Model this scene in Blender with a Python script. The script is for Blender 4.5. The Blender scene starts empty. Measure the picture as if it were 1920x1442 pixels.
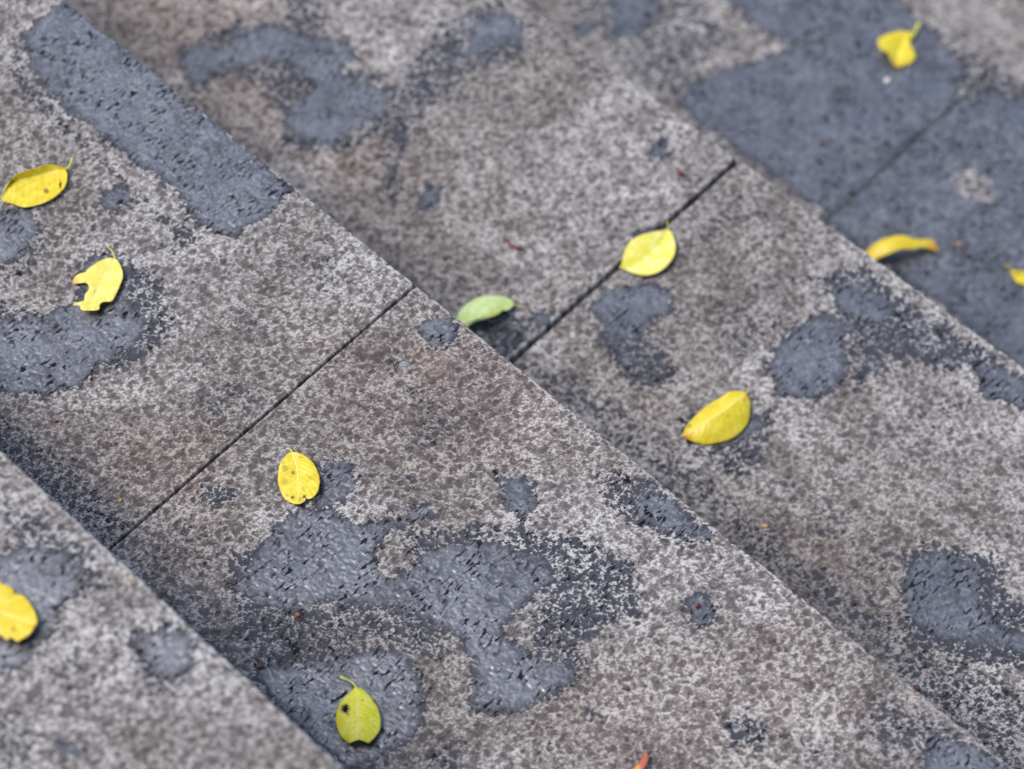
import bpy, math
import numpy as np
from mathutils import Matrix, Vector

S = bpy.context.scene
COL = S.collection

# ------------------------------------------------------------------ camera, light, exposure
FPX = 5257.3                      # focal length in pixels of a 1920 px wide frame
_w = np.array([2.44264463, 0.982520278, -0.389421212])
_t = np.linalg.norm(_w); _k = _w / _t
_K = np.array([[0, -_k[2], _k[1]], [_k[2], 0, -_k[0]], [-_k[1], _k[0], 0]])
RC = np.eye(3) + math.sin(_t) * _K + (1 - math.cos(_t)) * _K @ _K      # rows: right, down, forward
CAM = np.array([0.852326531, -0.282750875, 1.33598918])
TD = 0.30                         # tread depth
RH = 0.165095                     # riser height
JX = {0: -0.004, 1: 0.0, 2: 0.0037, 3: 0.0126, 4: 0.010}               # where the joint crosses each tread

cam = bpy.data.cameras.new('camera')
cam.sensor_width = 36.0
cam.lens = FPX / 1920 * 36.0
cam.clip_start = 0.05
cam.clip_end = 500
cam.dof.use_dof = True
cam.dof.focus_distance = 1.745
cam.dof.aperture_fstop = 4.8
cam.dof.aperture_blades = 9
cam_o = bpy.data.objects.new('camera', cam)
COL.objects.link(cam_o)
M = Matrix.Identity(4)
for i in range(3):
    M[i][0] = RC[0][i]; M[i][1] = -RC[1][i]; M[i][2] = -RC[2][i]; M[i][3] = CAM[i]
cam_o.matrix_world = M
S.camera = cam_o

SUN_AZ = np.array([-0.68, -0.73]); SUN_AZ = SUN_AZ / np.linalg.norm(SUN_AZ)   # horizontal direction towards the sun
SUN_EL = math.radians(61)
world = bpy.data.worlds.new('World')
S.world = world
world.use_nodes = True
wn = world.node_tree.nodes; wl = world.node_tree.links
bg = wn['Background']
sky = wn.new('ShaderNodeTexSky')
sky.sky_type = 'NISHITA'
sky.sun_disc = False
sky.sun_elevation = SUN_EL
sky.sun_rotation = math.atan2(SUN_AZ[0], SUN_AZ[1])
sky.air_density = 1.0
sky.dust_density = 2.2
sky.ozone_density = 1.0
wl.new(sky.outputs[0], bg.inputs[0])
bg.inputs[1].default_value = 0.12

sun = bpy.data.lights.new('sun', 'SUN')
sun.energy = 1.35
sun.angle = math.radians(22)
sun.color = (1.0, 0.962, 0.928)
sun_o = bpy.data.objects.new('sun', sun)
COL.objects.link(sun_o)
sd = Vector((SUN_AZ[0] * math.cos(SUN_EL), SUN_AZ[1] * math.cos(SUN_EL), math.sin(SUN_EL)))
sun_o.rotation_euler = sd.to_track_quat('Z', 'Y').to_euler()

S.view_settings.view_transform = 'Standard'
S.view_settings.look = 'None'
S.view_settings.gamma = 1.0
S.view_settings.use_curve_mapping = False
S.view_settings.exposure = 1.03
S.cycles.use_denoising = True
S.cycles.denoiser = 'OPENIMAGEDENOISE'
S.cycles.denoising_input_passes = 'RGB_ALBEDO_NORMAL'
S.cycles.max_bounces = 6

# ------------------------------------------------------------------ maths helpers
def to_px(P):
    q = (np.asarray(P) - CAM) @ RC.T
    return np.stack([960 + FPX * q[..., 0] / q[..., 2], 721 + FPX * q[..., 1] / q[..., 2]], -1)

def at(px, z):
    """the point at height z (m, may be an array) that lies along a sight line of the photograph"""
    px = np.asarray(px, float)
    d = np.stack([(px[..., 0] - 960) / FPX, (px[..., 1] - 721) / FPX, np.ones(px.shape[:-1])], -1) @ RC
    t = (z - CAM[2]) / d[..., 2]
    return CAM + t[..., None] * d

def sstep(a, b, x):
    t = np.clip((x - a) / (b - a), 0, 1)
    return t * t * (3 - 2 * t)

def _hash(ix, iy, s):
    h = (ix.astype(np.int64) * 374761393 + iy.astype(np.int64) * 668265263 + s * 2147483647) & 0xffffffff
    h = ((h ^ (h >> 13)) * 1274126177) & 0xffffffff
    h = (h ^ (h >> 16)) & 0xffffffff
    h = (h * 2246822519) & 0xffffffff
    return ((h ^ (h >> 15)) & 0xffffff) / float(0x1000000)

def perlin(x, y, s=0):
    """gradient noise, about -1..1"""
    ix = np.floor(x).astype(np.int64); iy = np.floor(y).astype(np.int64)
    fx = x - ix; fy = y - iy
    u = fx * fx * fx * (fx * (fx * 6 - 15) + 10); v = fy * fy * fy * (fy * (fy * 6 - 15) + 10)
    def g(dx, dy):
        a = _hash(ix + dx, iy + dy, s) * 6.2831853
        return np.cos(a) * (fx - dx) + np.sin(a) * (fy - dy)
    a = g(0, 0) * (1 - u) + g(1, 0) * u
    b = g(0, 1) * (1 - u) + g(1, 1) * u
    return (a * (1 - v) + b * v) * 1.5

def fbm(x, y, s=0, octv=3):
    r = 0; a = 1.0; t = 0
    for i in range(octv):
        r = r + a * perlin(x * 2 ** i + 17.3 * i, y * 2 ** i - 9.1 * i, s + i); t += a; a *= .5
    return r / t

def pits(x, y, s, rmin, rmax, prob):
    """round dents with a random radius each: 0 outside, 1 at a dent's middle; in cell units"""
    ix = np.floor(x).astype(np.int64); iy = np.floor(y).astype(np.int64)
    out = np.zeros_like(x)
    for dx in (-1, 0, 1):
        for dy in (-1, 0, 1):
            cx, cy = ix + dx, iy + dy
            px = cx + _hash(cx, cy, s); py = cy + _hash(cx, cy, s + 1)
            r = rmin + (rmax - rmin) * _hash(cx, cy, s + 2) ** 2
            on = _hash(cx, cy, s + 3) < prob
            d = np.sqrt((x - px) ** 2 + (y - py) ** 2) / r
            out = np.maximum(out, np.where(on, sstep(1.0, .62, d), 0))
    return out

def relief_of(x, y, s):
    """surface relief of the flamed stone, 0 (dents) .. 1 (crests), x y in metres"""
    wx = x + .0016 * perlin(x / .0045, y / .0045, s + 50) + .0006 * perlin(x / .0016, y / .0016, s + 52)
    wy = y + .0016 * perlin(x / .0045, y / .0045, s + 51) + .0006 * perlin(x / .0016, y / .0016, s + 53)
    big = pits(wx / .0046, wy / .0046, s, .28, .70, .68)
    small = pits(wx / .0023, wy / .0023, s + 7, .3, .8, .75)
    rid = 1 - np.abs(perlin(wx / .0023, wy / .0023, s + 20)) * 1.6
    fine = perlin(x / .0013, y / .0013, s + 30)
    und = fbm(x / .03, y / .03, s + 40, 2)
    r = .66 - .25 * big - .17 * small + .20 * (rid - .45) + .16 * fine + .09 * und
    return r

# ------------------------------------------------------------------ node helpers
def mat_new(name):
    m = bpy.data.materials.new(name); m.use_nodes = True
    nt = m.node_tree; nt.nodes.clear()
    return m, nt
class NB:
    def __init__(s, nt): s.nt = nt
    def n(s, typ, **kw):
        o = s.nt.nodes.new(typ)
        for k, v in kw.items(): setattr(o, k, v)
        return o
    def link(s, a, b): s.nt.links.new(a, b)
    def val(s, sock, v):
        if hasattr(v, 'is_linked') or isinstance(v, bpy.types.NodeSocket): s.link(v, sock)
        else: sock.default_value = v
    def math(s, op, a, b=0.0, c=0.0, clamp=False):
        o = s.n('ShaderNodeMath', operation=op, use_clamp=clamp)
        s.val(o.inputs[0], a); s.val(o.inputs[1], b); s.val(o.inputs[2], c)
        return o.outputs[0]
    def mix(s, f, a, b, blend='MIX'):
        o = s.n('ShaderNodeMix', data_type='RGBA', blend_type=blend)
        s.val(o.inputs[0], f); s.val(o.inputs[6], a); s.val(o.inputs[7], b)
        return o.outputs[2]
    def fmix(s, f, a, b):
        o = s.n('ShaderNodeMix', data_type='FLOAT')
        s.val(o.inputs[0], f); s.val(o.inputs[2], a); s.val(o.inputs[3], b)
        return o.outputs[0]
    def noise(s, vec, scale, detail=2.0, rough=.5):
        o = s.n('ShaderNodeTexNoise'); s.val(o.inputs['Vector'], vec)
        o.inputs['Scale'].default_value = scale; o.inputs['Detail'].default_value = detail
        o.inputs['Roughness'].default_value = rough
        return o.outputs['Fac'], o.outputs['Color']
    def attr(s, name):
        return s.n('ShaderNodeAttribute', attribute_name=name).outputs['Fac']
    def range(s, v, a, b, c=0.0, d=1.0, smooth=True):
        o = s.n('ShaderNodeMapRange', interpolation_type='SMOOTHSTEP' if smooth else 'LINEAR')
        s.val(o.inputs[0], v)
        for i, q in enumerate((a, b, c, d)): s.val(o.inputs[i + 1], q)
        return o.outputs[0]
    def ramp(s, v, stops):
        o = s.n('ShaderNodeValToRGB'); s.link(v, o.inputs[0])
        e = o.color_ramp.elements
        while len(e) < len(stops): e.new(.5)
        for i, (p, c) in enumerate(stops): e[i].position = p; e[i].color = (*c, 1)
        return o.outputs[0]

def stone_material():
    m, nt = mat_new('flamed_stone'); b = NB(nt)
    pos = b.n('ShaderNodeTexCoord').outputs['Object']
    rel = b.attr('relief'); wet = b.attr('wet'); worn = b.attr('worn'); rust = b.attr('rust'); warm = b.attr('warm')
    f1, c1 = b.noise(pos, 1250, 2, .6)
    f2, c2 = b.noise(pos, 430, 3, .62)
    f3, _ = b.noise(pos, 45, 3, .55)
    f4, c4 = b.noise(pos, 9, 2, .5)
    f5, c5 = b.noise(pos, 230, 2, .5)
    grain = b.math('ADD', b.math('MULTIPLY', b.math('SUBTRACT', f1, .5), .90), b.math('MULTIPLY', b.math('SUBTRACT', f2, .5), .55))
    f6, _ = b.noise(pos, 130, 3, .6)
    t = b.math('ADD', b.math('ADD', b.math('MULTIPLY_ADD', rel, 1.75, -.43), grain), b.math('MULTIPLY', b.math('SUBTRACT', f3, .5), .35))
    t = b.math('ADD', t, b.math('MULTIPLY', b.math('SUBTRACT', f6, .5), .30))
    t = b.math('MULTIPLY_ADD', t, 1.18, -.075)
    t = b.math('ADD', t, b.math('MULTIPLY', worn, .34), clamp=True)
    dry = b.ramp(t, STONE_RAMP)
    # mineral tint of single grains, and slow brownish drift
    tint = b.mix(.16, (1, 1, 1, 1), b.ramp(f5, [(.28, (.70, .96, .92)), (.5, (1, 1, 1)), (.72, (1.0, .78, .70))]))
    dry = b.mix(1.0, dry, tint, 'MULTIPLY')
    dry = b.mix(b.range(f4, .36, .66), b.mix(1.0, dry, (.80, .77, .75, 1), 'MULTIPLY'), b.mix(1.0, dry, (1.14, 1.14, 1.13, 1), 'MULTIPLY'))
    wmask = b.math('MULTIPLY', warm, .8, clamp=True)
    dry = b.mix(wmask, dry, b.mix(1.0, dry, (.97, .86, .80, 1), 'MULTIPLY'))
    dry = b.mix(b.math('MULTIPLY', rust, .38), dry, (.30, .18, .11, 1))
    # water stands in the dents first: the film covers whatever lies lower than its level
    film = b.math('ADD', b.math('MULTIPLY', rel, .85), b.math('MULTIPLY', b.math('SUBTRACT', f2, .5), .95))
    film = b.math('ADD', film, b.math('MULTIPLY', b.math('SUBTRACT', f1, .5), .70))
    lev = b.math('MULTIPLY_ADD', wet, 1.14, -.10)
    wm = b.range(b.math('SUBTRACT', lev, film), -.04, .07)
    damp = b.math('MULTIPLY', wet, .35)
    dry = b.mix(damp, dry, b.mix(1.0, dry, (.45, .45, .48, 1), 'MULTIPLY'))
    wetc = b.mix(b.range(t, .55, 1.0), (.042, .043, .052, 1), (.13, .13, .135, 1))
    col = b.mix(wm, dry, wetc)
    # ledge shade painted as short near-black dashes, longer along the tread's depth, without film
    mp = b.n('ShaderNodeMapping'); b.link(pos, mp.inputs['Vector']); mp.inputs['Scale'].default_value = (1.0, .36, 1.0); mp.inputs['Rotation'].default_value = (0, 0, .12)
    l1, _ = b.noise(mp.outputs[0], 430, 2.5, .55)
    l2, _ = b.noise(pos, 55, 2, .5)
    led_shade = b.math('MULTIPLY', b.range(l1, .545, .59), b.range(l2, .40, .58))
    led_shade = b.math('MULTIPLY', led_shade, b.fmix(wm, .35, 1.0))
    col = b.mix(b.math('MULTIPLY', led_shade, .92), col, (.006, .006, .007, 1))
    pool = b.range(b.noise(pos, 40, 3, .6)[0], .30, .58, .4, 1.0)
    sp = b.n('ShaderNodeBsdfPrincipled')
    b.link(col, sp.inputs['Base Color'])
    b.link(b.fmix(wm, .9, .38), sp.inputs['Roughness'])
    sp.inputs['IOR'].default_value = 1.45
    b.link(b.math('MULTIPLY', b.fmix(wm, .35, .25), b.math('SUBTRACT', 1.0, b.math('MULTIPLY', led_shade, .8))), sp.inputs['Specular IOR Level'])
    b.link(b.math('MULTIPLY', b.math('MULTIPLY', wm, b.math('MULTIPLY', b.range(b.attr('sheen'), .0, 1.0), pool)), b.math('SUBTRACT', 1.0, b.math('MULTIPLY', led_shade, .97))), sp.inputs['Coat Weight'])
    sp.inputs['Coat Roughness'].default_value = .34
    sp.inputs['Coat IOR'].default_value = 2.15
    bump = b.n('ShaderNodeBump'); bump.inputs['Distance'].default_value = .00045
    b.link(b.fmix(wm, .85, .45), bump.inputs['Strength'])
    b.link(b.math('SUBTRACT', b.math('ADD', b.math('MULTIPLY', f1, .5), f2), b.math('MULTIPLY', led_shade, .15)), bump.inputs['Height'])
    b.link(bump.outputs[0], sp.inputs['Normal'])
    bc = b.n('ShaderNodeBump'); bc.inputs['Distance'].default_value = .0004; bc.inputs['Strength'].default_value = .35
    b.link(f2, bc.inputs['Height']); b.link(bc.outputs[0], sp.inputs['Coat Normal'])
    out = b.n('ShaderNodeOutputMaterial'); b.link(sp.outputs[0], out.inputs[0])
    return m

STONE_RAMP = [(.06, (.088, .076, .073)), (.32, (.125, .110, .105)), (.56, (.172, .156, .147)), (.78, (.245, .229, .215)), (1.0, (.44, .425, .405))]
STONE = stone_material()

def plain_material(name, col, rough=.9, noise_scale=80, var=.35):
    m, nt = mat_new(name); b = NB(nt)
    pos = b.n('ShaderNodeTexCoord').outputs['Object']
    f, _ = b.noise(pos, noise_scale, 4, .6)
    lo = tuple(c * (1 - var) for c in col) + (1,); hi = tuple(min(1, c * (1 + var)) for c in col) + (1,)
    sp = b.n('ShaderNodeBsdfPrincipled')
    b.link(b.mix(f, lo, hi), sp.inputs['Base Color']); sp.inputs['Roughness'].default_value = rough
    bp = b.n('ShaderNodeBump'); bp.inputs['Distance'].default_value = .0005; bp.inputs['Strength'].default_value = .5
    b.link(f, bp.inputs['Height']); b.link(bp.outputs[0], sp.inputs['Normal'])
    out = b.n('ShaderNodeOutputMaterial'); b.link(sp.outputs[0], out.inputs[0])
    return m

# ------------------------------------------------------------------ mesh helpers
def grid_mesh(name, P, attrs=None, mask=None, smooth=True):
    """P: (rows, cols, 3); mask: faces kept (rows-1, cols-1)"""
    nr, nc = P.shape[:2]
    idx = np.arange(nr * nc).reshape(nr, nc)
    q = np.stack([idx[:-1, :-1], idx[:-1, 1:], idx[1:, 1:], idx[1:, :-1]], -1)
    q = q[mask] if mask is not None else q.reshape(-1, 4)
    me = bpy.data.meshes.new(name)
    me.vertices.add(nr * nc); me.vertices.foreach_set('co', P.reshape(-1).astype(np.float32))
    n = len(q)
    me.loops.add(n * 4); me.loops.foreach_set('vertex_index', q.reshape(-1).astype(np.int32))
    me.polygons.add(n); me.polygons.foreach_set('loop_start', (np.arange(n) * 4).astype(np.int32))
    me.update(calc_edges=True)
    if smooth: me.polygons.foreach_set('use_smooth', np.ones(n, bool))
    for k, v in (attrs or {}).items():
        a = me.attributes.new(k, 'FLOAT', 'POINT')
        a.data.foreach_set('value', np.asarray(v, np.float32).reshape(-1))
    me.validate()
    return me

def link(name, me, mat=None, parent=None):
    o = bpy.data.objects.new(name, me); COL.objects.link(o)
    if mat is not None: me.materials.append(mat)
    if parent is not None: o.parent = parent
    return o

def empty(name, loc=(0, 0, 0)):
    o = bpy.data.objects.new(name, None); COL.objects.link(o); o.location = loc; o.empty_display_size = .02
    return o

# ------------------------------------------------------------------ where the stone is wet (outlines in sight-line pixels, put on the treads)
# (tread, level, softness mm, points)
WET = [
 (0, 1.0, 5, [(0,1035),(60,1015),(110,1030),(165,1060),(180,1095),(130,1125),(110,1170),(75,1210),(60,1245),(0,1265),(-120,1250),(-120,1050)]),
 (0, .55, 9, [(0,940),(100,960),(190,1040),(210,1100),(150,1150),(60,1020),(0,1010)]),
 (0, 1.0, 4, [(255,1190),(310,1165),(360,1195),(372,1240),(340,1285),(290,1272),(255,1240)]),
 (0, .55, 8, [(205,1180),(260,1170),(330,1290),(360,1310),(290,1300),(230,1230)]),
 (0, .85, 4, [(110,1385),(145,1380),(150,1412),(115,1420)]),
 (0, .50, 8, [(-40,1320),(40,1330),(80,1400),(60,1460),(-40,1460)]),
 (1, 1.05, 5, [(40,60),(90,20),(128,-10),(210,60),(300,135),(420,235),(548,345),(530,385),(450,440),(400,440),(350,400),(330,360),(290,330),(240,300),(200,262),(165,235),(110,200),(55,140)]),
 (1, .60, 8, [(30,30),(60,150),(130,225),(190,290),(240,340),(320,400),(400,450),(340,470),(250,360),(180,310),(100,240),(20,150)]),
 (1, .90, 4, [(185,365),(235,342),(248,370),(205,402)]),
 (1, .85, 5, [(-60,390),(60,388),(72,430),(55,480),(0,500),(-60,490)]),
 (1, .55, 8, [(-60,380),(80,400),(90,470),(50,520),(-60,520)]),
 (1, 1.0, 5, [(-80,600),(60,590),(140,562),(150,490),(200,468),(245,500),(245,560),(280,600),(262,640),(200,682),(150,722),(80,747),(0,737),(-80,700)]),
 (1, .62, 8, [(220,460),(310,530),(325,620),(270,680),(200,700),(60,580),(0,560),(-60,560),(-60,620),(120,600),(230,560)]),
 (1, .50, 12, [(-60,750),(0,770),(100,830),(180,900),(250,980),(205,1030),(100,960),(-60,820)]),
 (1, .60, 6, [(375,765),(400,745),(425,760),(415,785),(385,785)]),
 (1, .66, 6, [(355,930),(390,905),(440,910),(450,940),(400,955)]),
 (1, .62, 6, [(755,735),(775,725),(795,740),(770,752)]),
 (1, .9, 4, [(600,870),(650,858),(675,900),(652,938),(615,952),(560,965),(590,940)]),
 (1, 1.05, 5, [(430,1090),(465,1060),(500,1000),(560,948),(630,952),(665,980),(720,970),(800,938),(818,960),(735,1000),(700,1040),(735,1085),(790,1035),(860,1012),(960,1015),(1030,1050),(1035,1090),(990,1130),(965,1155),(945,1190),(1000,1225),(1085,1245),(1075,1275),(1000,1325),(930,1345),(872,1320),(890,1260),(865,1200),(800,1165),(740,1145),(700,1140),(620,1130),(560,1150),(480,1140)]),
 (1, .62, 9, [(420,1050),(470,1020),(620,1100),(820,1120),(860,1230),(760,1240),(700,1210),(600,1240),(500,1260),(440,1180)]),
 (1, .62, 9, [(740,1000),(840,980),(1000,990),(1110,1010),(1200,1060),(1200,1160),(1100,1200),(1110,1250),(1040,1320),(980,1180),(1040,1080),(940,1010),(780,1060)]),
 (1, 1.0, 4, [(480,1250),(540,1238),(640,1228),(700,1212),(768,1228),(797,1280),(795,1345),(760,1400),(700,1432),(640,1450),(600,1405),(530,1340),(495,1300)]),
 (1, .7, 7, [(470,1235),(500,1230),(540,1300),(640,1440),(760,1460),(640,1480),(540,1370),(470,1280)]),
 (1, .84, 6, [(1195,905),(1250,922),(1345,1002),(1330,1012),(1245,1005),(1185,960)]),
 (1, .58, 8, [(1120,880),(1210,890),(1340,990),(1300,1030),(1200,1000),(1120,940)]),
 (1, .9, 5, [(930,890),(1000,898),(1012,950),(985,990),(942,950)]),
 (1, .9, 3, [(792,600),(845,585),(868,620),(850,648),(815,655),(780,625)]),
 (1, .8, 3, [(735,680),(750,672),(765,685),(750,697)]),
 (1, .78, 3, [(758,898),(772,885),(786,900),(770,913)]),
 (1, .85, 5, [(1280,1130),(1320,1110),(1350,1145),(1320,1180),(1285,1165)]),
 (1, .66, 7, [(1355,1350),(1400,1330),(1440,1360),(1430,1410),(1370,1400)]),
 (1, .88, 7, [(1730,1375),(1800,1380),(1900,1430),(1960,1500),(1720,1500)]),
 (1, .55, 10, [(1640,1300),(1760,1340),(1860,1430),(1700,1430),(1600,1380)]),
 (1, .5, 7, [(1085,1330),(1120,1320),(1140,1350),(1100,1360)]),
 (1, .5, 7, [(800,1400),(880,1390),(860,1460),(780,1460)]),
 (1, .45, 10, [(560,480),(640,470),(660,530),(600,550)]),
 (2, 1.0, 8, [(335,110),(370,80),(420,85),(450,55),(520,38),(560,60),(600,65),(660,75),(672,105),(640,138),(700,152),(732,180),(722,210),(680,240),(620,276),(560,262),(528,230),(545,190),(590,160),(560,128),(500,115),(430,132),(375,162),(342,140)]),
 (2, .62, 8, [(520,-20),(600,-20),(620,60),(540,60)]),
 (2, .62, 8, [(320,90),(450,30),(560,110),(700,130),(770,180),(720,260),(640,290),(520,280),(520,210),(440,140),(360,180)]),
 (2, .86, 10, [(860,95),(895,30),(955,15),(990,45),(985,80),(940,92),(880,120),(850,125)]),
 (2, .60, 12, [(930,-10),(1010,30),(990,100),(880,150),(800,220),(760,300),(740,380),(700,370),(720,250),(760,120),(830,40)]),
 (2, .92, 4, [(800,345),(835,345),(828,380),(800,400),(785,385)]),
 (2, .9, 3, [(1218,262),(1258,262),(1255,288),(1222,298)]),
 (2, 1.0, 4, [(1100,575),(1130,542),(1200,528),(1265,545),(1262,590),(1222,602),(1200,640),(1150,640),(1125,605)]),
 (2, .68, 7, [(1110,620),(1220,620),(1275,690),(1245,735),(1175,725)]),
 (2, 1.0, 4, [(1438,690),(1450,652),(1480,620),(1540,582),(1588,600),(1592,700),(1560,740),(1500,752),(1452,742)]),
 (2, .66, 9, [(1500,520),(1620,495),(1780,610),(1900,690),(1830,700),(1700,680),(1600,740),(1560,560)]),
 (2, .9, 6, [(1545,540),(1620,520),(1690,580),(1640,620),(1570,590)]),
 (2, .98, 4, [(1820,690),(1860,676),(1990,745),(1980,780),(1850,748)]),
 (2, 1.0, 5, [(1695,1060),(1730,1030),(1800,1040),(1848,1062),(1835,1100),(1850,1150),(1900,1180),(1990,1200),(1980,1240),(1800,1205),(1720,1180),(1688,1120)]),
 (2, .64, 9, [(1680,1030),(1740,1010),(1880,1040),(1900,1120),(1990,1180),(1990,1270),(1780,1240),(1690,1200)]),
 (2, .95, 4, [(1340,800),(1380,785),(1440,768),(1435,795),(1390,830),(1330,850)]),
 (2, .6, 6, [(1270,780),(1330,760),(1450,770),(1440,860),(1380,900),(1290,850)]),
 (2, .92, 4, [(990,592),(1040,578),(1032,610),(1000,624)]),
 (2, .7, 7, [(860,570),(960,580),(1000,610),(960,680),(900,650)]),
 (2, .9, 4, [(1175,440),(1235,422),(1245,440),(1190,462)]),
 (2, .42, 12, [(1050,900),(1240,880),(1300,950),(1200,960)]),
 (2, .45, 14, [(1600,1280),(1750,1250),(1990,1300),(1990,1500),(1800,1420)]),
 (2, .50, 16, [(940,670),(1300,960),(1600,1200),(1880,1430),(1990,1430),(1990,1330),(1600,1110),(1330,880),(1080,690)]),
 (2, .45, 10, [(1350,560),(1500,600),(1440,720),(1360,650)]),
 (3, .95, 14, [(1130,-30),(1250,-30),(1240,40),(1200,80),(1140,68)]),
 (3, .8, 6, [(1070,40),(1115,35),(1115,65),(1080,75)]),
 (3, .55, 12, [(1040,-10),(1300,-10),(1400,60),(1320,120),(1280,200),(1180,140)]),
 (3, 1.1, 14, [(1330,-30),(1660,-30),(1750,55),(1790,95),(1815,150),(1790,200),(1720,258),(1640,335),(1560,410),(1500,372),(1390,292),(1300,232),(1268,185),(1330,132),(1400,118),(1480,90),(1400,40)]),
 (3, 1.1, 12, [(1540,412),(1620,330),(1740,230),(1800,180),(1870,170),(1990,205),(1990,760),(1800,600)]),
 (3, .6, 8, [(1780,60),(1850,110),(1990,190),(1990,230),(1800,220)]),
 (3, -.62, 12, [(1772,332),(1825,300),(1882,350),(1868,392),(1800,378)]),
 (3, -.3, 6, [(1690,290),(1722,270),(1725,290),(1700,310)]),
 (4, .45, 20, [(1700,-60),(1850,-60),(1990,60),(1990,100)]),
]
RUST = [(1, 5, [(770,650),(830,640),(850,690),(800,710)], .55), (1, 3, [(850,605),(875,610),(890,640),(865,635)], .6),
        (0, 5, [(225,1060),(255,1065),(270,1110),(240,1100)], .7), (0, 4, [(345,1160),(370,1165),(395,1200),(370,1190)], .5),
        (1, 3, [(1455,1083),(1475,1092),(1500,1125),(1480,1118)], .8), (1, 4, [(1420,1170),(1500,1180),(1480,1200),(1430,1200)], .4),
        (2, 4, [(1035,700),(1065,695),(1070,720),(1045,725)], .5), (2, 3, [(1900,300),(1910,310),(1905,330)], .3),
        (1, 5, [(640,1080),(650,1075),(655,1085)], .3), (2, 7, [(1480,1010),(1560,1000),(1600,1060),(1520,1080)], .22)]
WARM = [(1, 40, [(0,760),(420,800),(420,1100),(300,1120),(0,850)], 1), (1, 50, [(560,600),(1000,620),(1200,860),(900,880),(620,840)], .7),
        (1, 40, [(1000,1250),(1500,1150),(1700,1350),(1400,1442),(1000,1442)], .6), (4, 60, [(1650,-200),(2200,-200),(2200,300)], 1.0),
        (2, 60, [(130,-40),(520,-40),(760,300),(640,420),(400,250)], .9), (2, 50, [(1000,700),(1240,720),(1300,900),(1500,1000),(1500,1100),(1200,880)], .8)]

def poly_sd(x, y, pts):
    """signed distance (m), positive inside"""
    n = len(pts); d = np.full(x.shape, 1e9); ins = np.zeros(x.shape, bool)
    for i in range(n):
        ax, ay = pts[i]; bx, by = pts[(i + 1) % n]
        ex, ey = bx - ax, by - ay; L = ex * ex + ey * ey + 1e-18
        t = np.clip(((x - ax) * ex + (y - ay) * ey) / L, 0, 1)
        d = np.minimum(d, (x - ax - t * ex) ** 2 + (y - ay - t * ey) ** 2)
        c = ((ay > y) != (by > y)) & (x < ex * (y - ay) / (ey if abs(ey) > 1e-12 else 1e-12) + ax)
        ins ^= c
    d = np.sqrt(d)
    return np.where(ins, d, -d)

def field(tread, X, Y, table, kind, rel=None):
    out = np.zeros(X.shape); z = -tread * RH
    wx = X + .0035 * fbm(X / .022, Y / .022, 91, 3); wy = Y + .0035 * fbm(X / .022, Y / .022, 97, 3)
    for row in table:
        if row[0] != tread: continue
        if kind in ('wet', 'sheen'): lev, soft, pts = row[1], row[2], row[3]
        else: soft, pts, lev = row[1], row[2], row[3]
        pts3 = at(np.array(pts, float), np.full(len(pts), z))[:, :2]
        s = soft * .001
        x0, y0 = pts3.min(0) - s * 2; x1, y1 = pts3.max(0) + s * 2
        sel = (wx > x0) & (wx < x1) & (wy > y0) & (wy < y1)
        if not sel.any(): continue
        sd = poly_sd(wx[sel], wy[sel], pts3)
        sd = sd + .0014 * perlin(X[sel] / .0042, Y[sel] / .0042, 93) + .0024 * perlin(X[sel] / .010, Y[sel] / .010, 94)
        if rel is not None: sd = sd + (.60 - rel[sel]) * .006
        m = sstep(-s * .75, s * .75, sd)
        if kind == 'sheen':
            if lev < .8: continue
            m = sstep(-.0008, .010, sd); lev = 1.0
        if lev > 0: out[sel] = np.maximum(out[sel], lev * m)
        else: out[sel] = out[sel] * (1 + lev * m)
    return out

# ------------------------------------------------------------------ the stair: a rough concrete core carrying stone slabs and riser slabs
CONC = plain_material('old_concrete', (.10, .095, .09), .95, 60)
MUD = plain_material('joint_mud', (.030, .029, .031), .6, 300)
K0, K1 = -3, 9                    # treads built; tread 0 is the nearest one in view
XL, XR = -1.85, 1.85
prof = []
for k in range(K0, K1 + 1):
    prof += [((k - 1) * TD - .062, -k * RH - .045), (k * TD - .062, -k * RH - .045)]
prof = [(prof[0][0] - 1.0, prof[0][1])] + prof
base_z = -(K1 + 1) * RH
vs = []; fs = []
pp = prof + [(prof[-1][0], base_z - .1), (prof[0][0], base_z - .1)]
for x in (XL, XR): vs += [(x, y, z) for y, z in pp]
n = len(pp)
for i in range(n): fs.append((i, (i + 1) % n, n + (i + 1) % n, n + i))
fs.append(tuple(range(n))[::-1]); fs.append(tuple(range(n, 2 * n)))
me = bpy.data.meshes.new('stairs'); me.from_pydata(vs, [], fs); me.update()
stairs = link('stairs', me, CONC); stairs['kind'] = 'structure'

g = 40.0
me = bpy.data.meshes.new('ground'); me.from_pydata([(-g, -g, base_z), (g, -g, base_z), (g, g, base_z), (-g, g, base_z)], [], [(0, 1, 2, 3)])
ground = link('ground', me, plain_material('ground_paving', (.16, .15, .15), .9, 30)); ground['kind'] = 'structure'

def axis(x0, x1, dense, step, coarse):
    """coordinates from x0 to x1, fine inside the span dense, coarse outside"""
    a, c = dense
    a = max(a, x0); c = min(c, x1)
    out = []
    if a >= c: return np.linspace(x0, x1, max(2, int((x1 - x0) / coarse)))
    def grade(p, q):                               # from p (fine end) outwards to q
        L = abs(q - p); s = step; t = 0; r = []
        while t < L:
            t += s; s = min(s * 1.15, coarse); r.append(t)
        r = np.array(r); r *= L / r[-1]
        return p + np.sign(q - p) * r
    if a > x0 + 1e-6: out.append(grade(a, x0)[::-1])
    out.append(np.linspace(a, c, int((c - a) / step) + 2))
    if c < x1 - 1e-6: out.append(grade(c, x1))
    return np.concatenate(out)

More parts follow.
